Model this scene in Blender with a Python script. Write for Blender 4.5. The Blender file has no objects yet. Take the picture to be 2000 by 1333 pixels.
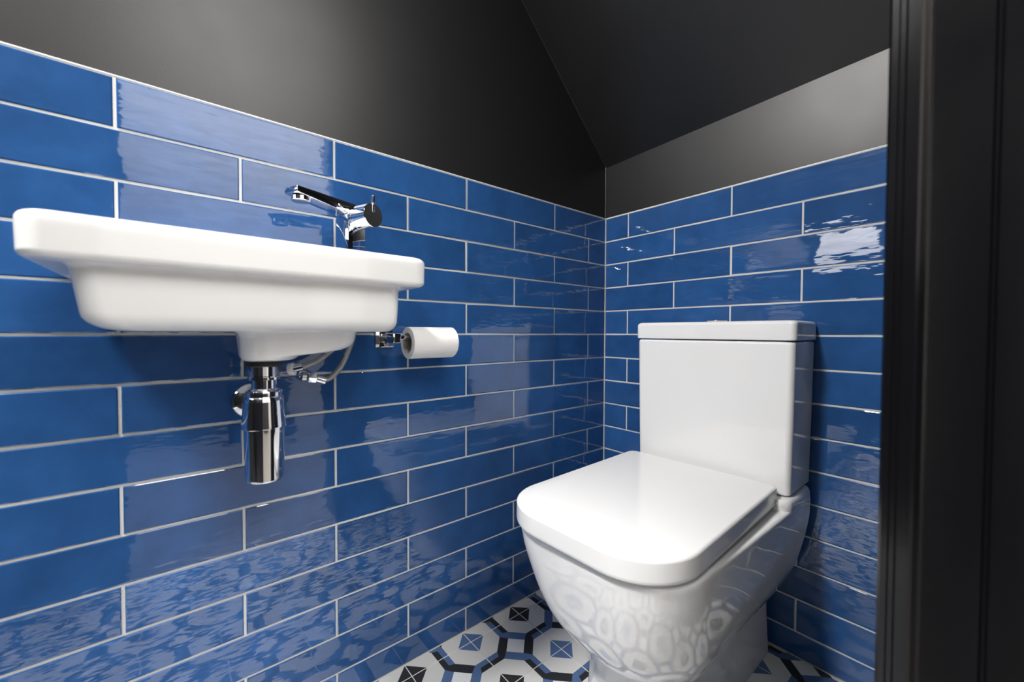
import bpy, bmesh, math, random
from mathutils import Vector, Matrix
random.seed(7)
PI = math.pi
sc = bpy.context.scene
COL = sc.collection

# ------------------------------------------------------------------ camera
cam_d = bpy.data.cameras.new('camera')
cam = bpy.data.objects.new('camera', cam_d); COL.objects.link(cam)
Cp = Vector((0.8520, -1.1112, 0.7625))
Fv = Vector((-0.7710, 0.6365, -0.0217)).normalized()
Rv = Vector((0.6366, 0.7712, 0.0036)); Rv = (Rv - Fv * Rv.dot(Fv)).normalized()
Uv = Rv.cross(Fv)
M = Matrix((Rv, Uv, -Fv)).transposed().to_4x4(); M.translation = Cp
cam.matrix_world = M
cam_d.sensor_fit = 'HORIZONTAL'; cam_d.sensor_width = 36.0
cam_d.lens = 786.3 / 2000 * 36.0
cam_d.clip_start = 0.01
cam_d.dof.use_dof = True; cam_d.dof.focus_distance = 1.0; cam_d.dof.aperture_fstop = 3.5
sc.camera = cam

# ------------------------------------------------------------------ world, large lights, exposure
w = bpy.data.worlds.new('world'); sc.world = w; w.use_nodes = True
w.node_tree.nodes['Background'].inputs[0].default_value = (0.5, 0.55, 0.65, 1)
w.node_tree.nodes['Background'].inputs[1].default_value = 0.05
sc.view_settings.view_transform = 'Standard'
sc.view_settings.look = 'None'
sc.view_settings.gamma = 1.0
sc.view_settings.use_curve_mapping = False
sc.view_settings.exposure = 0.0
LAMP_ROOM = 385.0      # ceiling lamp of the cloakroom (emission)
LAMP_WALL = 5.0       # opal bulkhead lamp on the end wall (emission)
HALL_W = 108.0         # hall ceiling light, watts
hl = bpy.data.lights.new('hall_ceiling_light', 'AREA'); hl.shape = 'RECTANGLE'; hl.size = 1.5; hl.size_y = 1.8
hl.energy = HALL_W; hl.color = (1.0, 0.985, 0.96)
hlo = bpy.data.objects.new('hall_ceiling_light', hl); COL.objects.link(hlo)
hlo.location = (1.72, -0.70, 2.44)

# ------------------------------------------------------------------ materials
def mat(name):
    m = bpy.data.materials.new(name); m.use_nodes = True
    return m, m.node_tree, m.node_tree.nodes['Principled BSDF']
def simple(name, col, rough, metal=0.0, ior=1.5, bump=0.0, bscale=200, rvar=0.0):
    m, t, b = mat(name)
    b.inputs['Base Color'].default_value = (*col, 1); b.inputs['Roughness'].default_value = rough
    b.inputs['Metallic'].default_value = metal; b.inputs['IOR'].default_value = ior
    g = t.nodes.new('ShaderNodeNewGeometry')
    if bump:
        n = t.nodes.new('ShaderNodeTexNoise'); n.inputs['Scale'].default_value = bscale; n.inputs['Detail'].default_value = 3
        t.links.new(g.outputs['Position'], n.inputs['Vector'])
        bp = t.nodes.new('ShaderNodeBump'); bp.inputs['Distance'].default_value = bump
        t.links.new(n.outputs['Fac'], bp.inputs['Height']); t.links.new(bp.outputs['Normal'], b.inputs['Normal'])
    if rvar:
        n2 = t.nodes.new('ShaderNodeTexNoise'); n2.inputs['Scale'].default_value = 9; n2.inputs['Detail'].default_value = 4
        t.links.new(g.outputs['Position'], n2.inputs['Vector'])
        mr = t.nodes.new('ShaderNodeMapRange'); mr.inputs[3].default_value = rough - rvar; mr.inputs[4].default_value = rough + rvar
        t.links.new(n2.outputs['Fac'], mr.inputs[0]); t.links.new(mr.outputs[0], b.inputs['Roughness'])
    return m
def tile_material():
    m, t, b = mat('blue_glazed_tile'); L = t.links; N = t.nodes
    b.inputs['Roughness'].default_value = 0.035; b.inputs['IOR'].default_value = 1.75
    g = N.new('ShaderNodeNewGeometry'); oi = N.new('ShaderNodeObjectInfo')
    # every tile its own piece of glaze: shift the noise by the tile's random number
    mul = N.new('ShaderNodeMath'); mul.operation = 'MULTIPLY'; mul.inputs[1].default_value = 37.0
    L.new(oi.outputs['Random'], mul.inputs[0])
    add = N.new('ShaderNodeVectorMath'); add.operation = 'ADD'
    L.new(g.outputs['Position'], add.inputs[0]); L.new(mul.outputs[0], add.inputs[1])
    # colour
    n = N.new('ShaderNodeTexNoise'); n.inputs['Scale'].default_value = 14; n.inputs['Detail'].default_value = 5; n.inputs['Roughness'].default_value = 0.6
    L.new(add.outputs[0], n.inputs['Vector'])
    cr = N.new('ShaderNodeValToRGB')
    cr.color_ramp.elements[0].position = 0.3; cr.color_ramp.elements[0].color = (0.0175, 0.070, 0.210, 1)
    cr.color_ramp.elements[1].position = 0.75; cr.color_ramp.elements[1].color = (0.026, 0.100, 0.292, 1)
    L.new(n.outputs['Fac'], cr.inputs[0])
    hs = N.new('ShaderNodeHueSaturation')
    mr = N.new('ShaderNodeMapRange'); mr.inputs[3].default_value = 0.88; mr.inputs[4].default_value = 1.12
    L.new(oi.outputs['Random'], mr.inputs[0]); L.new(mr.outputs[0], hs.inputs['Value'])
    L.new(cr.outputs[0], hs.inputs['Color']); L.new(hs.outputs[0], b.inputs['Base Color'])
    # wavy hand made glaze: long swells plus ripples drawn out along the tile
    n1 = N.new('ShaderNodeTexNoise'); n1.inputs['Scale'].default_value = 9; n1.inputs['Detail'].default_value = 1
    L.new(add.outputs[0], n1.inputs['Vector'])
    mp = N.new('ShaderNodeMapping'); mp.inputs['Scale'].default_value = (0.45, 0.45, 1.6)
    L.new(add.outputs[0], mp.inputs['Vector'])
    n2 = N.new('ShaderNodeTexNoise'); n2.inputs['Scale'].default_value = 42; n2.inputs['Detail'].default_value = 2; n2.inputs['Roughness'].default_value = 0.45
    L.new(mp.outputs[0], n2.inputs['Vector'])
    b1 = N.new('ShaderNodeBump'); b1.inputs['Distance'].default_value = 0.0013
    L.new(n1.outputs['Fac'], b1.inputs['Height'])
    b2 = N.new('ShaderNodeBump'); b2.inputs['Distance'].default_value = 0.00040
    L.new(n2.outputs['Fac'], b2.inputs['Height']); L.new(b1.outputs['Normal'], b2.inputs['Normal'])
    L.new(b2.outputs['Normal'], b.inputs['Normal'])
    return m
def emit(name, col, s):
    m, t, b = mat(name)
    b.inputs['Base Color'].default_value = (0.8, 0.8, 0.8, 1)
    b.inputs['Emission Color'].default_value = (*col, 1); b.inputs['Emission Strength'].default_value = s
    return m
def braid_material():
    m, t, b = mat('braided_steel')
    b.inputs['Metallic'].default_value = 1; b.inputs['Roughness'].default_value = 0.35; b.inputs['Base Color'].default_value = (0.42, 0.42, 0.41, 1)
    g = t.nodes.new('ShaderNodeNewGeometry'); v = t.nodes.new('ShaderNodeTexVoronoi'); v.inputs['Scale'].default_value = 700
    t.links.new(g.outputs['Position'], v.inputs['Vector'])
    bp = t.nodes.new('ShaderNodeBump'); bp.inputs['Distance'].default_value = 0.0008
    t.links.new(v.outputs['Distance'], bp.inputs['Height']); t.links.new(bp.outputs['Normal'], b.inputs['Normal'])
    return m
MT = tile_material()
M_GROUT = simple('wall_grout', (0.60, 0.60, 0.58), 0.8, bump=0.0004, bscale=350)
M_FGROUT = simple('floor_grout', (0.74, 0.73, 0.70), 0.8, bump=0.0003, bscale=400)
M_PAINT = simple('black_satin_paint', (0.0125, 0.0125, 0.0135), 0.39, bump=0.00008, bscale=220, rvar=0.04)
M_GLOSS = simple('black_gloss_woodwork', (0.004, 0.004, 0.005), 0.17, bump=0.00006, bscale=120, rvar=0.05)
M_CERAMIC = simple('white_glazed_ceramic', (0.79, 0.79, 0.79), 0.035, ior=1.6)
M_SEAT = simple('white_seat_plastic', (0.75, 0.75, 0.75), 0.12, ior=1.5)
M_CHROME = simple('chrome', (0.78, 0.78, 0.80), 0.04, metal=1)
M_STEEL = simple('brushed_steel', (0.55, 0.55, 0.55), 0.22, metal=1)
M_BRAID = braid_material()
M_RUBBER = simple('black_rubber', (0.012, 0.012, 0.012), 0.5)
M_WPLASTIC = simple('white_plastic', (0.85, 0.85, 0.84), 0.3)
M_PAPER = simple('white_tissue_paper', (0.83, 0.82, 0.81), 0.95, bump=0.0006, bscale=260)
M_CORE = simple('grey_cardboard', (0.38, 0.35, 0.31), 0.9)
M_HALL = simple('white_hall_paint', (0.77, 0.745, 0.70), 0.6, bump=0.0003, bscale=120)
M_DARKPANEL = simple('dark_reflection_panel', (0.055, 0.053, 0.055), 0.45)  # for the unseen hall panel added to darken reflections
M_HFLOOR = simple('grey_hall_floor', (0.27, 0.25, 0.23), 0.5, bump=0.0003, bscale=60)
M_FW = simple('floor_tile_off_white', (0.71, 0.70, 0.675), 0.32, bump=0.0002, bscale=150)
M_FWW = simple('floor_tile_white', (0.85, 0.85, 0.85), 0.32, bump=0.0002, bscale=150)
M_FD = simple('floor_tile_charcoal', (0.030, 0.031, 0.031), 0.35, bump=0.0002, bscale=150)
M_FB = simple('floor_tile_slate_blue', (0.095, 0.165, 0.33), 0.35, bump=0.0002, bscale=150)
M_OPAL = emit('opal_lamp_glass', (1.0, 0.98, 0.95), LAMP_ROOM)
M_OPALW = emit('opal_bulkhead_glass', (1.0, 0.98, 0.96), LAMP_WALL)

# ------------------------------------------------------------------ mesh helpers
def link(name, me, m, parent=None, smooth=True):
    o = bpy.data.objects.new(name, me); COL.objects.link(o)
    if m is not None and not me.materials: me.materials.append(m)
    if parent is not None: o.parent = parent
    return o
def wn(o):
    w_ = o.modifiers.new('weighted_normal', 'WEIGHTED_NORMAL'); w_.keep_sharp = True; w_.weight = 100
    return o
def shade(me, ang=35):
    for p in me.polygons: p.use_smooth = True
    me.update()
    try: me.set_sharp_from_angle(angle=math.radians(ang))
    except Exception: pass
def pyd(name, v, f):
    me = bpy.data.meshes.new(name); me.from_pydata([tuple(a) for a in v], [], f); me.update(); return me
def fixn(me):
    bm = bmesh.new(); bm.from_mesh(me); bmesh.ops.recalc_face_normals(bm, faces=bm.faces); bm.to_mesh(me); bm.free()
def loft(name, rings, cap0=True, cap1=True, closed=True, ang=35):
    n = len(rings[0]); v = [p for r in rings for p in r]; f = []
    for i in range(len(rings) - 1):
        for j in range(n if closed else n - 1):
            k = (j + 1) % n
            f.append((i*n+j, i*n+k, (i+1)*n+k, (i+1)*n+j))
    if cap0: f.append(tuple(range(n - 1, -1, -1)))
    if cap1: f.append(tuple((len(rings)-1)*n + j for j in range(n)))
    me = pyd(name, v, f); fixn(me); shade(me, ang); return me
def rr(x0, x1, y0, y1, rads, n=8):
    """rounded rectangle, CCW; rads for corners (x0y0, x1y0, x1y1, x0y1)"""
    out = []
    cs = [(x0, y0, 1, 1, PI), (x1, y0, -1, 1, 1.5*PI), (x1, y1, -1, -1, 0), (x0, y1, 1, -1, 0.5*PI)]
    for (cx, cy, sx, sy, a0), r in zip(cs, rads):
        for i in range(n + 1):
            a = a0 + 0.5*PI*i/n
            out.append((cx + sx*r + r*math.cos(a), cy + sy*r + r*math.sin(a)))
    return out
def box(name, lo, hi, m, parent=None, bev=0.0, seg=2):
    bm = bmesh.new(); bmesh.ops.create_cube(bm, size=1)
    for q in bm.verts:
        q.co = Vector((lo[i] + (q.co[i] + .5)*(hi[i]-lo[i]) for i in range(3)))
    if bev: bmesh.ops.bevel(bm, geom=list(bm.edges), offset=bev, segments=seg, profile=0.5, affect='EDGES')
    me = bpy.data.meshes.new(name); bm.to_mesh(me); bm.free()
    if bev: shade(me, 40)
    return link(name, me, m, parent)
def frame(axis):
    a = Vector(axis).normalized(); t = Vector((0, 0, 1)) if abs(a.z) < .9 else Vector((1, 0, 0))
    u = t.cross(a).normalized(); return a, u, a.cross(u)
def lathe(name, prof, org, axis, m, parent=None, n=40, cap0=True, cap1=True, ang=30):
    a, u, v = frame(axis); org = Vector(org); rings = []
    for r, h in prof:
        rings.append([org + a*h + (u*math.cos(2*PI*i/n) + v*math.sin(2*PI*i/n))*r for i in range(n)])
    return wn(link(name, loft(name, rings, cap0, cap1, ang=ang), m, parent))
def spline(pts, k=10):
    P = [Vector(p) for p in pts]; P = [2*P[0]-P[1]] + P + [2*P[-1]-P[-2]]; out = []
    for i in range(1, len(P) - 2):
        for j in range(k):
            t = j/k
            out.append(.5*((2*P[i]) + (-P[i-1]+P[i+1])*t + (2*P[i-1]-5*P[i]+4*P[i+1]-P[i+2])*t*t + (-P[i-1]+3*P[i]-3*P[i+1]+P[i+2])*t**3))
    out.append(P[-2]); return out
def tube(name, pts, r, m, parent=None, n=16, k=10):
    S = spline(pts, k); rings = []; u = None
    for i, p in enumerate(S):
        d = (S[min(i+1, len(S)-1)] - S[max(i-1, 0)]).normalized()
        if u is None: _, u, _ = frame(d)
        u = (u - d*u.dot(d)).normalized(); v = d.cross(u)
        rings.append([p + (u*math.cos(2*PI*j/n) + v*math.sin(2*PI*j/n))*r for j in range(n)])
    return link(name, loft(name, rings), m, parent)
def empty(name, loc=(0, 0, 0)):
    o = bpy.data.objects.new(name, None); COL.objects.link(o); o.location = loc; o.empty_display_size = .05
    return o
def unparent_offset(root):
    """children were modelled in world coordinates: keep them there under a root that stands at its base"""
    for ch in root.children:
        ch.matrix_parent_inverse = Matrix.Translation(-Vector(root.location))
def tag(o, label=None, cat=None, group=None, kind=None):
    if label: o['label'] = label
    if cat: o['category'] = cat
    if group: o['group'] = group
    if kind: o['kind'] = kind
    return o

# ------------------------------------------------------------------ room data
P = 0.0775; W = 0.3132; TOP = 1.1447; G = 0.0042
RX = 0.79            # inner face of the right wall
YE = -2.20           # end wall behind the camera
ZC = 2.30            # flat ceiling
DY0, DY1, DH = -1.237, -0.66, 2.05   # door opening in the right wall
TH = 0.12

# ------------------------------------------------------------------ walls
def slab(name, lo, hi, m, label):
    o = box(name, lo, hi, m); tag(o, label, kind='structure'); return o
wall_left = slab('wall_left', (-0.10, YE - .1, 0), (-0.005, 0.0, 2.6), M_PAINT, 'left wall painted black above glossy blue tiles')
wall_back = slab('wall_back', (-0.10, 0.005, 0), (RX + TH, 0.10, 2.6), M_PAINT, 'back wall behind the toilet, blue tiles under black paint')
wall_end = slab('wall_front', (-0.005, YE - .1, 0), (RX, YE, 2.6), M_PAINT, 'black painted end wall opposite the toilet')
wall_r = slab('wall_right', (RX, DY1 + .02, 0), (RX + TH, 0.005, 2.6), M_PAINT, 'black painted wall between the doorway and the back corner')
wall_r2 = slab('wall_right', (RX, YE - .1, 0), (RX + TH, DY0 - .02, 2.6), M_PAINT, 'black painted wall on the near side of the doorway')
wall_r3 = slab('wall_right', (RX, DY0 - .02, DH + .02), (RX + TH, DY1 + .02, 2.6), M_PAINT, 'black painted wall above the doorway')

# tiles, each its own object ------------------------------------------------
cache = {}
def tile_mesh(w, h, var):
    key = (round(w, 4), round(h, 4), var)
    if key in cache: return cache[key]
    rnd = random.Random(hash(key) & 0xffff)
    nl = 4 if w > .12 else (2 if w > .05 else 1)
    def ring(ins, z, jit):
        pts = []
        x0, x1, y0, y1 = -w/2+ins, w/2-ins, -h/2+ins, h/2-ins
        for i in range(nl): pts.append((x0 + (x1-x0)*i/nl, y0 + (rnd.uniform(-jit, jit) if i else 0), z))
        pts.append((x1, y0, z))
        for i in range(nl): pts.append((x1 - (x1-x0)*i/nl, y1 + (rnd.uniform(-jit, jit) if i else 0), z))
        pts.append((x0, y1, z))
        return pts
    b = min(.0016, h*.2, w*.2)
    me = loft('tile', [ring(0, -.0075, 0), ring(0.0, -.0008, .0004), ring(b, 0.0, .0003)], cap0=False, cap1=True, ang=20)
    me.materials.append(MT); cache[key] = me; return me
def lay(wall, to_world, rot, length, d0, rows_total=15):
    """tiles laid in half bond; u = distance from the corner, d0 = first joint of even rows"""
    for r in range(rows_total):
        ztop = TOP - r*P; zbot = max(ztop - P, 0.0)
        off = d0 + (W/2 if r % 2 == 0 else 0)
        if wall is wall_back: off = d0 + (0 if r % 2 == 0 else W/2)
        edges = [0.0]; u = off
        while u > W: u -= W
        while u < length: edges.append(u); u += W
        edges.append(length)
        for a, b in zip(edges[:-1], edges[1:]):
            if b - a < .012: continue
            w_, h_ = b - a - G, ztop - zbot - G
            o = bpy.data.objects.new('tile', tile_mesh(w_, h_, random.randrange(4)))
            COL.objects.link(o); o.parent = wall
            c = to_world((a + b)/2, (ztop + zbot)/2)
            tilt = Matrix.Rotation(random.gauss(0, .0035), 4, 'X') @ Matrix.Rotation(random.gauss(0, .0022), 4, 'Y')
            o.matrix_world = Matrix.Translation(c) @ rot @ tilt
ROT_L = Matrix(((0, 0, 1), (1, 0, 0), (0, 1, 0))).to_4x4()       # tile x -> +y, tile y -> z, normal -> +x
ROT_B = Matrix(((1, 0, 0), (0, 0, -1), (0, 1, 0))).to_4x4()      # tile x -> +x, tile y -> z, normal -> -y
lay(wall_left, lambda u, z: Vector((0, -u, z)), ROT_L, -YE, 0.0866)
lay(wall_back, lambda u, z: Vector((u, 0, z)), ROT_B, RX, 0.0880)
box('grout', (-0.0055, YE, 0), (-0.0014, 0.0, TOP + .0012), M_GROUT, wall_left)
box('grout', (-0.0014, 0.0014, 0), (RX, 0.0055, TOP + .0012), M_GROUT, wall_back)
tag(box('trim_1', (-0.0052, YE, TOP), (-0.0006, -0.0005, TOP + .0026), M_WPLASTIC, None, .0008), 'thin white trim along the top of the tiles on the left wall', kind='structure')
tag(box('trim_2', (0.0, 0.0006, TOP), (RX, 0.0052, TOP + .0026), M_WPLASTIC, None, .0008), 'thin white trim along the top of the tiles on the back wall', kind='structure')
tag(box('trim_3', (-0.0012, -0.0022, 0), (0.0020, 0.0012, TOP), M_GROUT), 'pale grout line in the corner of the two tiled walls', kind='structure')

# ------------------------------------------------------------------ ceiling: steep slope under the stairs, then flat
def zc(x, y): return 1.322 + .035*x - .955*y
yb = (1.322 - ZC)/.955
v = [(-.1, .05, zc(-.1, .05)), (RX+TH, .05, zc(RX+TH, .05)), (RX+TH, yb+.035*(RX+TH)/.955, ZC), (-.1, yb+.035*-.1/.955, ZC), (RX+TH, YE-.1, ZC), (-.1, YE-.1, ZC)]
v2 = [(a, b + .04, c + .06) for a, b, c in v]
fs = [(0, 1, 2, 3), (3, 2, 4, 5)]
allf = fs + [tuple(i+6 for i in reversed(q)) for q in fs] + [(0, 6, 7, 1), (1, 7, 8, 2), (2, 8, 10, 4), (4, 10, 11, 5), (5, 11, 9, 3), (3, 9, 6, 0)]
me = pyd('ceiling', v + v2, allf); fixn(me)
tag(link('ceiling', me, M_PAINT), 'steeply sloping black ceiling under the stairs', kind='structure')

def bead(name, p, q, label):
    o = tube(name, [p, (Vector(p)+Vector(q))*.5, q], .0028, M_PAINT, None, 10, 2); tag(o, label, kind='structure')
bead('trim_4', (-.005, .003, zc(0, 0)), (-.005, yb, ZC), 'painted bead where the left wall meets the sloping ceiling')
bead('trim_4', (-.005, .005, TOP + .003), (-.005, .005, zc(0, 0)), 'painted bead in the corner above the tiles')
bead('trim_4', (-.005, .005, zc(0, 0)), (RX, .005, zc(RX, 0)), 'painted bead where the back wall meets the sloping ceiling')

# ------------------------------------------------------------------ patterned floor, each tile an object
floor = slab('floor', (-.1, YE - .1, -.08), (RX, .1, -.0012), M_FGROUT, 'floor of patterned black, white and blue tiles')
FP = 0.156; FX, FY = 0.0385, -0.4110; FG = 0.0022
def clip(poly, lo, hi):
    for ax in (0, 1):
        for s, lim in ((1, lo[ax]), (-1, hi[ax])):
            out = []
            for i in range(len(poly)):
                a, b = poly[i-1], poly[i]
                da, db = s*(a[ax]-lim), s*(b[ax]-lim)
                if (da >= 0) != (db >= 0):
                    t = da/(da-db); out.append((a[0]+(b[0]-a[0])*t, a[1]+(b[1]-a[1])*t))
                if db >= 0: out.append(b)
            poly = out
            if not poly: return []
    return poly
def floor_polys():
    """one tile centred on 0, half size h; dark corner nodes at (-,+) and (+,-)"""
    h = FP/2; out = []; D, B, Wm, Ww = 2, 3, 0, 1
    a, b_, c, e, m_ = .037, .0645, .0315, .049, .0262
    for sx in (-1, 1):
        for sy in (-1, 1):
            dark = (sx*sy < 0); node = D if dark else B; strip = D if dark else B; diag = B if dark else D
            q = lambda u, vv: (sx*(h-u), sy*(h-vv))
            out.append((node, [q(0, 0), q(a, 0), q(0, a)]))
            out.append((Wm, [q(a, 0), q(b_, 0), q(b_, c), q(c, b_), q(0, b_), q(0, a)]))
            out.append((strip, [q(b_, 0), q(h, 0), q(h, m_), q(b_, c)]))      # along the x edge
            out.append((strip, [q(0, b_), q(c, b_), q(m_, h), q(0, h)]))      # along the y edge
            out.append((diag, [q(b_, c), q(h, e), q(e, h), q(c, b_)]))
    for s in (-1, 1):
        out.append((D, [(-(h-b_), s*(h-c)), (0, s*(h-m_)), (h-b_, s*(h-c)), (0, s*(h-e))]))   # crossings on the top and bottom edge: charcoal on top
        out.append((B, [(s*(h-c), -(h-b_)), (s*(h-m_), 0), (s*(h-c), h-b_), (s*(h-e), 0)]))   # crossings on the side edges: blue on top
    out.append((Ww, [(h-e, 0), (0, h-e), (-(h-e), 0), (0, -(h-e))]))
    return out
FPOLY = floor_polys(); fcache = {}
def floor_tile(cx, cy, rot90):
    hh = FP/2 - FG/2
    lo = [max(-hh, .0015 - cx), max(-hh, YE + .0015 - cy)]; hi = [min(hh, RX - .0015 - cx), min(hh, -.0015 - cy)]
    if hi[0]-lo[0] < .004 or hi[1]-lo[1] < .004: return
    key = (rot90, *[round(t, 4) for t in lo + hi])
    me = fcache.get(key)
    if me is None:
        vv, ff, mi = [], [], []
        def addp(pts, m_):
            i0 = len(vv); vv.extend(pts); ff.append(tuple(range(i0, i0+len(pts)))); mi.append(m_)
        for m_, pl in FPOLY:
            if rot90: pl = [(-y, x) for x, y in pl]
            ar = sum(pl[i-1][0]*pl[i][1]-pl[i][0]*pl[i-1][1] for i in range(len(pl)))
            if ar < 0: pl = pl[::-1]
            pl = clip(pl, lo, hi)
            if len(pl) > 2: addp([(x, y, 0) for x, y in pl], m_)
        c4 = [(lo[0], lo[1]), (hi[0], lo[1]), (hi[0], hi[1]), (lo[0], hi[1])]
        for i in range(4):
            p, q = c4[i-1], c4[i]; addp([(*p, -.006), (*q, -.006), (*q, 0), (*p, 0)], 0)
        me = pyd('tile', vv, ff)
        for mm in (M_FW, M_FWW, M_FD, M_FB): me.materials.append(mm)
        for pgn, k in zip(me.polygons, mi): pgn.material_index = k
        fcache[key] = me
    o = bpy.data.objects.new('tile', me); COL.objects.link(o); o.parent = floor; o.location = (cx, cy, 0)
# node A (dark) at FX, FY; its right-lower tile has the dark nodes at (-,+) and (+,-)
for i in range(-1, 6):
    for j in range(-4, 10):
        floor_tile(FX + (i + .5)*FP, FY - (j + .5)*FP, (i + j) % 2 == 1)

# ------------------------------------------------------------------ doorway: black lining with stop and architrave
door = empty('door_1', (RX + TH/2, DY1, 0)); tag(door, 'black painted door lining at the right edge, close to the camera', kind='structure')
def jamb(ysurf, s):
    """profile in (x, y) extruded upwards; s = +1 when the wood lies towards +y"""
    prof = [(.7895, .022), (.7895, .002), (.7915, 0), (.7955, 0), (.7965, .0015), (.7995, .0015), (.8010, 0), (.8085, 0), (.8105, .0012), (.8120, .0045),
            (.8135, .0070), (.8160, .0075), (.8460, .0075), (.8475, .0100), (.8490, .0100), (.8505, .0072), (RX+TH+.001, .0072), (RX+TH+.001, .022)]
    rings = [[(x, ysurf + s*d, z) for x, d in prof] for z in (0, DH)]
    return loft('lining_post', rings, ang=25)
link('lining_post', jamb(DY1, 1), M_GLOSS, door)
link('lining_post', jamb(DY0, -1), M_GLOSS, door)
box('lining_head', (RX - .0005, DY0, DH), (RX + TH + .001, DY1, DH + .02), M_GLOSS, door, .002)
unparent_offset(door)

# ------------------------------------------------------------------ hall outside the doorway
HX = 2.55
slab('wall_hall_far', (HX, -3.2, 0), (HX + .1, 1.3, 2.6), M_HALL, 'white hall wall seen only in the glossy tiles')
slab('added_dark_panel', (HX - .02, -3.2, 0), (HX, -.44, 1.02), M_DARKPANEL, 'unseen dark panel added along the hall wall to darken reflections in the tiles')  # added out of view: keeps the tile reflections under the basin dark
slab('wall_hall_left', (RX + TH, -3.3, 0), (HX, -3.2, 2.6), M_HALL, 'white end wall of the hall')
slab('wall_hall_right', (RX + TH, 1.2, 0), (HX, 1.3, 2.6), M_HALL, 'white far end wall of the hall')
slab('floor_hall', (RX, -3.3, -.08), (HX, 1.3, -.0005), M_HFLOOR, 'grey hall floor outside the doorway')
slab('ceiling_hall', (RX + TH, -3.3, 2.5), (HX + .1, 1.3, 2.6), M_HALL, 'white hall ceiling')

# ------------------------------------------------------------------ washbasin
bas = empty('washbasin', (0.002, -1.0175, .762)); tag(bas, 'white wall-hung ceramic washbasin on the blue tiled wall', 'washbasin')
def bring(x0, x1, yl, yr, r, z, rb=.003): return [(x, y, z) for x, y in rr(x0, x1, yl, yr, (rb, r, r, rb), 8)]
R = []
for i in range(7):
    a = .5*PI*i/6; k = 1 - math.sin(a); z = .7620 + .021*(1 - math.cos(a))
    R.append(bring(.002, .2290 - .020*k, -1.1965 + .036*k, -.8305 - .012*k, .024, z))
R += [bring(.002, .2300, -1.1990, -.8295, .024, .800), bring(.002, .2310, -1.2030, -.8290, .024, .828), bring(.002, .2325, -1.2050, -.8275, .024, .8325),
      bring(.002, .2350, -1.2085, -.8245, .024, .8352), bring(.002, .2435, -1.2300, -.8030, .022, .8362)]
for i in range(1, 6):
    a = .5*PI*i/5
    R.append(bring(.002, .2435 + .0062*math.sin(a), -1.2300 - .0065*math.sin(a), -.8030 + .0105*math.sin(a), .022, .8362 + .0075*(1 - math.cos(a))))
R.append(bring(.002, .2500, -1.2370, -.7920, .022, .868))
for i in range(0, 6):
    a = .5*PI*i/5
    R.append(bring(.002, .2500 - .010*(1-math.cos(a)), -1.2370 + .010*(1-math.cos(a)), -.7918 - .011*(1-math.cos(a)), .022 - .004*i/5, .8735 + .0105*math.sin(a)))
R += [bring(.03, .228, -1.214, -.918, .05, .8825, .04), bring(.033, .225, -1.211, -.921, .05, .878, .04), bring(.040, .218, -1.200, -.932, .05, .83, .04),
      bring(.055, .205, -1.180, -.955, .05, .795, .04), bring(.09, .18, -1.10, -.97, .04, .783, .04)]
wn(link('bowl', loft('bowl', R, True, True, ang=50), M_CERAMIC, bas))
# outlet boss under the bowl with the overflow channel running off to the right
R = []
for z, yl, yr, dx, r in ((.770, -1.062, -.876, .062, .034), (.764, -1.052, -.880, .056, .034), (.759, -1.047, -.882, .053, .034), (.752, -1.045, -.883, .052, .034), (.745, -1.0445, -.884, .050, .034),
                         (.7385, -1.0440, -.889, .048, .034), (.7330, -1.0437, -.901, .046, .034), (.7290, -1.0435, -.923, .045, .034), (.7268, -1.0433, -.950, .044, .034), (.7245, -1.0430, -.966, .043, .034), (.7205, -1.0415, -.972, .042, .033), (.7185, -1.037, -.978, .037, .029)):
    R.append([(x, y, z) for x, y in rr(.135-dx, .135+dx, yl, yr, (r, r, r, r), 8)])
wn(link('outlet_boss', loft('outlet_boss', R, ang=50), M_CERAMIC, bas))
lathe('waste_ring', [(.004, .0), (.030, .0), (.032, .002), (.031, .004), (.022, .0045), (.004, .003)], (.135, -1.030, .7835), (0, 0, 1), M_CHROME, bas, 32)
unparent_offset(bas)

# ------------------------------------------------------------------ bottle trap
TX, TY = .138, -1.0125
trap = empty('bottle_trap', (TX, TY, .535)); tag(trap, 'chrome bottle trap hanging under the white washbasin', 'trap')
lathe('gasket', [(.0235, .7095), (.0250, .711), (.0250, .7165), (.0235, .7185)], (TX, TY, 0), (0, 0, 1), M_RUBBER, trap)
pr_ = []
for i in range(8):
    z = .7095 - i*.002; pr_ += [(.0205, z), (.0194, z - .001)]
lathe('waste_thread', pr_[::-1], (TX, TY, 0), (0, 0, 1), M_CHROME, trap)
lathe('waste_nut', [(.0205, .6890), (.0222, .6895), (.0222, .6935), (.0205, .6945)], (TX, TY, 0), (0, 0, 1), M_CHROME, trap)
lathe('inlet_tube', [(.0205, .6660), (.0205, .6735), (.0190, .6745), (.0165, .676), (.0165, .6895)], (TX, TY, 0), (0, 0, 1), M_CHROME, trap)
lathe('collar', [(.0225, .6635), (.0248, .6650), (.0250, .6700), (.0240, .6725), (.0205, .6735)], (TX, TY, 0), (0, 0, 1), M_CHROME, trap)
lathe('trap_body', [(.0272, .6160), (.0300, .6165), (.0305, .6185), (.0300, .6230), (.0275, .6560), (.0262, .6620), (.0240, .6650)], (TX, TY, 0), (0, 0, 1), M_CHROME, trap, 48)
lathe('bottle_cup', [(.004, .5340), (.0200, .5343), (.0245, .5365), (.0258, .5400), (.0272, .6180)], (TX, TY, 0), (0, 0, 1), M_CHROME, trap, 48)
tube('outlet_pipe', [(.002, TY+.001, .6385), (.05, TY+.001, .6385), (TX - .02, TY, .6385)], .016, M_CHROME, trap, 24)
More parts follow.
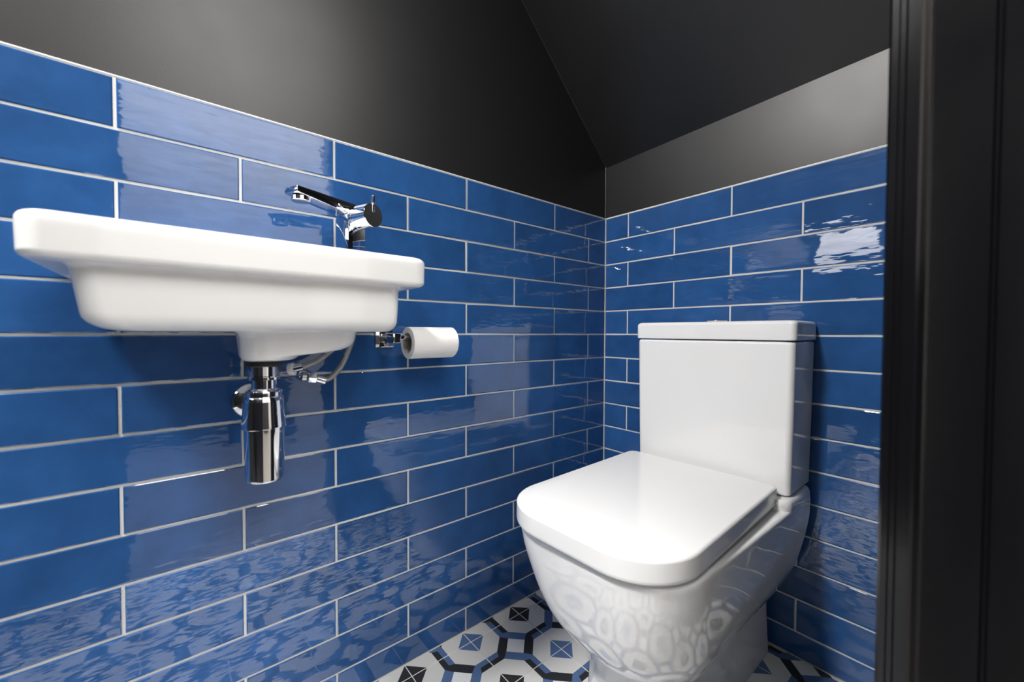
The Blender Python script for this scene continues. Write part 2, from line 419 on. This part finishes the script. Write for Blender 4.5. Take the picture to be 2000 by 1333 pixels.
lathe('wall_rose', [(.0160, .0115), (.0190, .0112), (.0270, .0080), (.0310, .0040), (.0322, .0012), (.0322, .0003)], (0, TY+.001, .6385), (1, 0, 0), M_CHROME, trap, 40)
unparent_offset(trap)

# ------------------------------------------------------------------ water supply hoses and valves
def hose(name, pts, label, r=.0058):
    e = empty(name, pts[-1]); tag(e, label, 'hose', 'braided supply hoses under the washbasin')
    tube('braided_hose', pts, r, M_BRAID, e, 14)
    for p, q in ((pts[-1], pts[-2]),):
        d = (Vector(q) - Vector(p)).normalized()
        lathe('crimp_sleeve', [(.0066, -.001), (.0072, 0), (.0072, .015), (.0062, .016)], p, d, M_CHROME, e, 20)
    unparent_offset(e); return e
hose('supply_hose', [(.050, -.850, .7615), (.050, -.852, .750), (.048, -.858, .730), (.046, -.872, .697), (.043, -.890, .676), (.040, -.906, .672), (.0385, -.9125, .6745)],
     'grey braided hose curving from under the washbasin down to the right-hand valve')
hose('supply_hose', [(.044, -.862, .7615), (.050, -.873, .749), (.056, -.890, .730), (.060, -.915, .7110), (.063, -.940, .7010), (.0655, -.9600, .6972)],
     'grey braided hose slanting from the basin to the white nut beside the trap', .0052)
va = empty('isolation_valve', (0.0, -.925, .677)); tag(va, 'small chrome isolation valve on the tiles where the lower hose ends', 'valve')
tube('pipe_stub', [(.0005, -.932, .6800), (.020, -.932, .6800), (.0355, -.930, .6790)], .0072, M_CHROME, va)
lathe('valve_body', [(.0085, -.004), (.0098, -.003), (.0098, .010), (.0085, .011)], (.0365, -.925, .6770), (0, 1, -.15), M_CHROME, va, 6, ang=20)
lathe('valve_collar', [(.0070, -.002), (.0085, -.001), (.0085, .006), (.0070, .007)], (.0368, -.938, .6795), (0, 1, -.1), M_STEEL, va, 20)
lathe('compression_nut', [(.0090, .0), (.0104, .001), (.0104, .010), (.0080, .011)], (.006, -.932, .6800), (1, 0, 0), M_CHROME, va, 6, ang=20)
unparent_offset(va)
vb = empty('pipe_nut', (.058, -.962, .697)); tag(vb, 'white plastic nut on the hose end next to the chrome trap', 'nut')
lathe('nut_ring', [(.0060, 0), (.0092, 0), (.0108, .0015), (.0108, .0080), (.0092, .0095), (.0060, .0095)], (.0625, -.9640, .6960), (.62, .75, .15), M_WPLASTIC, vb, 28, cap0=False, cap1=False)
lathe('nut_liner', [(.0060, .0005), (.0061, .0080)], (.0625, -.9640, .6960), (.62, .75, .15), M_RUBBER, vb, 28)
tube('pipe_stub', [(.0005, -.980, .6910), (.030, -.978, .6915), (.0600, -.9645, .6957)], .0055, M_CHROME, vb)
unparent_offset(vb)

# ------------------------------------------------------------------ mixer tap
th = math.radians(22)
sv = Vector((math.sin(th), -math.cos(th), 0)); hv = Vector((math.cos(th), math.sin(th), 0)); zv = Vector((0, 0, 1))
TB = Vector((.0567, -.8559, .884))
tap = empty('mixer_tap', TB); tag(tap, 'chrome square-spout mixer tap on the right end of the washbasin', 'tap')
def T(a, b, c): return TB + sv*a + hv*b + zv*c
def tbox(name, prof, b0, b1, m, bev=.0012):
    """prof: polygon in (s, z), extruded along h"""
    n = len(prof); v = [T(a, b0, c) for a, c in prof] + [T(a, b1, c) for a, c in prof]
    f = [tuple(range(n)), tuple(range(2*n-1, n-1, -1))] + [(i, (i+1) % n, n+(i+1) % n, n+i) for i in range(n)]
    me = pyd(name, v, f); fixn(me)
    bm = bmesh.new(); bm.from_mesh(me); bmesh.ops.bevel(bm, geom=list(bm.edges), offset=bev, segments=2, profile=.5, affect='EDGES'); bm.to_mesh(me); bm.free()
    shade(me, 40); return link(name, me, m, tap)
tbox('tap_body', [(-.020, 0), (.020, 0), (.020, .0975), (-.020, .0975)], -.017, .017, M_CHROME)
tbox('spout', [(-.020, .0980), (.020, .0980), (.120, .1085), (.120, .1185), (-.020, .1185)], -.017, .017, M_CHROME)
lathe('aerator', [(.0140, .0), (.0150, .0008), (.0150, .0070), (.0130, .0080)], T(.102, 0, .0985), (0, 0, 1), M_CHROME, tap, 32)
lathe('aerator_mesh', [(.0005, -.0004), (.0105, -.0004), (.0110, .001)], T(.102, 0, .0985), (0, 0, 1), M_STEEL, tap, 24)
hz = .0935
lathe('handle_collar', [(.0215, -.001), (.0222, 0), (.0222, .0070), (.0205, .0075), (.0205, .0095)], T(0, .0172, hz), hv, M_CHROME, tap, 40)
lathe('handle', [(.0212, .0), (.0220, .001), (.0220, .0330), (.0212, .0342), (.004, .0344)], T(0, .0265, hz), hv, M_CHROME, tap, 48)
box_o = tbox('lever_pin', [(-.002, hz+.006), (.002, hz+.006), (.002, hz+.036), (-.002, hz+.036)], .0560, .0625, M_CHROME, .0006)
lathe('base_ring', [(.0240, 0), (.0245, .0008), (.0235, .0020)], T(0, 0, -.0003), (0, 0, 1), M_CHROME, tap, 32)
unparent_offset(tap)

# ------------------------------------------------------------------ toilet roll and its holder
HZ = .7490; HXo = .064
hold = empty('toilet_roll_holder', (0, -.770, HZ)); tag(hold, 'chrome toilet roll holder on the tiles right of the washbasin', 'roll holder')
box('wall_plate', (.0003, -.7900, HZ-.020), (.0075, -.7500, HZ+.020), M_CHROME, hold, .0015)
box('arm', (.0075, -.7785, HZ-.0095), (HXo+.0085, -.7615, HZ+.0095), M_CHROME, hold, .0012)
tube('bar', [(HXo, -.7620, HZ), (HXo, -.70, HZ), (HXo, -.6330, HZ)], .0062, M_CHROME, hold, 20)
unparent_offset(hold)
RC = Vector((HXo, -.7440, .7395)); rr_o, rr_i, rl = .0335, .0218, .1055
ru = empty('toilet_roll', RC - Vector((0, 0, rr_o))); tag(ru, 'small white toilet roll on the holder right of the washbasin', 'toilet roll')
lathe('paper', [(rr_i, 0.0005), (rr_o - .0012, 0), (rr_o, .0012), (rr_o, rl-.0012), (rr_o-.0012, rl), (rr_i, rl-.0005), (rr_i, 0.0005)], RC, (0, 1, 0), M_PAPER, ru, 56, False, False, 50)
lathe('core', [(rr_i-.0012, -.0005), (rr_i+.0002, -.0005), (rr_i+.0002, rl+.0005), (rr_i-.0012, rl+.0005), (rr_i-.0012, -.0005)], RC, (0, 1, 0), M_CORE, ru, 56, False, False, 50)
unparent_offset(ru)

# ------------------------------------------------------------------ toilet
CX = .4030
wc = empty('toilet', (CX, -.30, 0)); tag(wc, 'white close-coupled toilet with closed square lid in the corner', 'toilet')
def tr(hw, yf, ybk, rf, rb, z, n=10, flare=0.0):
    pts = rr(-hw, hw, yf, ybk, (rf, rf, rb, rb), n)
    return [(CX + x*(1 + flare*max(0.0, (y + .45)/.43)), y, z) for x, y in pts]
LA = math.radians(2.3)
def lr(hw, yf, ybk, rf, rb, z, n=16):
    # the seat and its lid sit slightly askew on the pan, swung about the hinges
    out = []
    for x, y in rr(-hw, hw, yf + .158, ybk + .158, (rf, rf, rb, rb), n):
        out.append((.3925 + x*math.cos(LA) - y*math.sin(LA), -.158 + x*math.sin(LA) + y*math.cos(LA), z))
    return out
PAN = [(0.1110, -0.4920, -0.0200, 0.0950, 0.0200, 0.0000, 0.0000),
       (0.1110, -0.4925, -0.0200, 0.0950, 0.0200, 0.0120, 0.0000),
       (0.1090, -0.4900, -0.0200, 0.0950, 0.0200, 0.0500, 0.0000),
       (0.1065, -0.4880, -0.0200, 0.0950, 0.0200, 0.1000, 0.0000),
       (0.1055, -0.4890, -0.0200, 0.0950, 0.0200, 0.1400, 0.0000),
       (0.1075, -0.4940, -0.0200, 0.1000, 0.0200, 0.1600, 0.0000),
       (0.1150, -0.5070, -0.0200, 0.1050, 0.0200, 0.1690, 0.0000),
       (0.1270, -0.5265, -0.0200, 0.1120, 0.0200, 0.1728, 0.0000),
       (0.1350, -0.5400, -0.0200, 0.1160, 0.0200, 0.1785, 0.0000),
       (0.1425, -0.5520, -0.0200, 0.1200, 0.0200, 0.1890, 0.0000),
       (0.1510, -0.5670, -0.0200, 0.1230, 0.0200, 0.2080, 0.0020),
       (0.1610, -0.5860, -0.0200, 0.1260, 0.0200, 0.2380, 0.0110),
       (0.1690, -0.6020, -0.0200, 0.1260, 0.0200, 0.2760, 0.0230),
       (0.1750, -0.6135, -0.0180, 0.1230, 0.0200, 0.3160, 0.0350),
       (0.1785, -0.6220, -0.0160, 0.1180, 0.0200, 0.3520, 0.0450),
       (0.1798, -0.6262, -0.0150, 0.1140, 0.0200, 0.3800, 0.0450),
       (0.1800, -0.6270, -0.0150, 0.1100, 0.0200, 0.3925, 0.0450),
       (0.1788, -0.6255, -0.0160, 0.1080, 0.0200, 0.3980, 0.0450),
       (0.1755, -0.6215, -0.0180, 0.1050, 0.0200, 0.4000, 0.0450),
       (0.1300, -0.5700, -0.1800, 0.1000, 0.0600, 0.4000, 0.0450),
       (0.1220, -0.5600, -0.1900, 0.0950, 0.0600, 0.3950, 0.0450),
       (0.1100, -0.5400, -0.2000, 0.0900, 0.0600, 0.3000, 0.0300),
       (0.0700, -0.4700, -0.2600, 0.0600, 0.0600, 0.2000, 0.0000)]
# outer skin and rim of the pan: sections densified with a spline, the last rows go down into the bowl
def cat(rows, k):
    out = []
    for i in range(len(rows) - 1):
        a, b, c, d = rows[max(i-1, 0)], rows[i], rows[i+1], rows[min(i+2, len(rows)-1)]
        for q in range(k):
            t = q/k
            out.append([.5*(2*y + (z_ - x)*t + (2*x - 5*y + 4*z_ - w_)*t*t + (3*y - x - 3*z_ + w_)*t**3) for x, y, z_, w_ in zip(a, b, c, d)])
    out.append(list(rows[-1])); return out
R = [tr(p[0], p[1], p[2], p[3], p[4], p[5], 16, p[6]) for p in cat(PAN[:-4], 4) + [list(p) for p in PAN[-4:]]]
pan = link('pan', loft('pan', R, ang=60), M_CERAMIC, wc)
R = [tr(.1850, -.176, -.014, .028, .02, .372), tr(.1866, -.1770, -.014, .028, .02, .396), tr(.1864, -.1768, -.014, .028, .02, .406), tr(.1852, -.1755, -.014, .028, .02, .413), tr(.1825, -.1730, -.015, .027, .02, .4178), tr(.1770, -.1680, -.018, .025, .02, .4195)]
wn(link('cistern_shelf', loft('cistern_shelf', R, ang=60), M_CERAMIC, wc))
# seat ring
outer = [lr(.1650, -.626, -.1790, .100, .02, z) for z in (.4004, .4068)]
inner = [lr(.122, -.565, -.215, .09, .06, z) for z in (.4068, .4004)]
R = outer + inner + [outer[0]]
wn(link('seat', loft('seat', R, False, False, ang=40), M_SEAT, wc))
R = [lr(.1680, -.6350, -.1620, .100, .014, .4072), lr(.1715, -.6395, -.1592, .104, .016, .4078), lr(.1730, -.6410, -.1583, .105, .017, .4098), lr(.1735, -.6418, -.1580, .105, .018, .4150), lr(.1732, -.6415, -.1582, .105, .018, .4395)]
for i in range(1, 6):
    a = .5*PI*i/5
    R.append(lr(.1732 - .0055*(1-math.cos(a)), -.6415 + .0055*(1-math.cos(a)), -.1582 - .004*(1-math.cos(a)), .105 - .004*i/5, .018, .4395 + .0052*math.sin(a)))
R += [lr(.140, -.58, -.20, .09, .015, .4456), lr(.06, -.46, -.28, .04, .01, .4462)]
wn(link('seat_lid', loft('seat_lid', R, ang=50), M_SEAT, wc))
# cistern
def cr(x0, x1, yf, z, r=.012): return [(x, y, z) for x, y in rr(x0, x1, yf, -.008, (r, r, .004, .004), 8)]
R = [cr(.2330, .5750, -.1380, .4215), cr(.2285, .5795, -.1415, .4225), cr(.2260, .5815, -.1430, .4260), cr(.2235, .5845, -.1445, .58), cr(.2215, .5865, -.1455, .7380), cr(.2225, .5855, -.1445, .7430), cr(.2260, .5820, -.1410, .7452)]
cis = wn(link('cistern', loft('cistern', R, ang=50), M_CERAMIC, wc))
R = [cr(.2240, .5840, -.1430, .7470), cr(.2195, .5885, -.1475, .7478), cr(.2185, .5895, -.1485, .7500), cr(.2185, .5895, -.1485, .7810)]
for i in range(1, 6):
    a = .5*PI*i/5
    R.append(cr(.2185 + .009*(1-math.cos(a)), .5895 - .009*(1-math.cos(a)), -.1485 + .009*(1-math.cos(a)), .7810 + .0085*math.sin(a), .012))
R += [cr(.26, .55, -.11, .7905, .01)]
cl = wn(link('cistern_lid', loft('cistern_lid', R, ang=50), M_CERAMIC, wc))
fb = lathe('flush_button', [(.0225, .7895), (.0235, .7930), (.0225, .7945), (.0190, .7948), (.0185, .7940), (.0175, .7950), (.0005, .7958)], (CX, -.078, 0), (0, 0, 1), M_CHROME, cl, 36)
unparent_offset(wc)

# ------------------------------------------------------------------ lamps of the cloakroom
lm = empty('ceiling_lamp', (.34, -1.93, ZC)); tag(lm, 'round recessed ceiling lamp with opal glass', 'lamp')
lathe('lamp_rim', [(.138, -.001), (.156, -.002), (.160, -.014), (.150, -.020), (.138, -.018), (.138, -.001)], (.34, -1.93, ZC), (0, 0, 1), M_WPLASTIC, lm, 48, False, False)
lathe('lamp_glass', [(.0005, -.0260), (.080, -.0240), (.125, -.0190), (.1375, -.0140), (.1375, -.002)], (.34, -1.93, ZC), (0, 0, 1), M_OPAL, lm, 48)
unparent_offset(lm)
bl = empty('bulkhead_lamp', (.20, YE, 1.335)); tag(bl, 'rectangular opal bulkhead lamp on the black end wall', 'lamp')
box('lamp_housing', (.02, YE + .0005, 1.21), (.38, YE + .030, 1.46), M_GLOSS, bl, .004)
box('lamp_glass', (.035, YE + .0302, 1.225), (.365, YE + .046, 1.445), M_OPALW, bl, .006)
unparent_offset(bl)
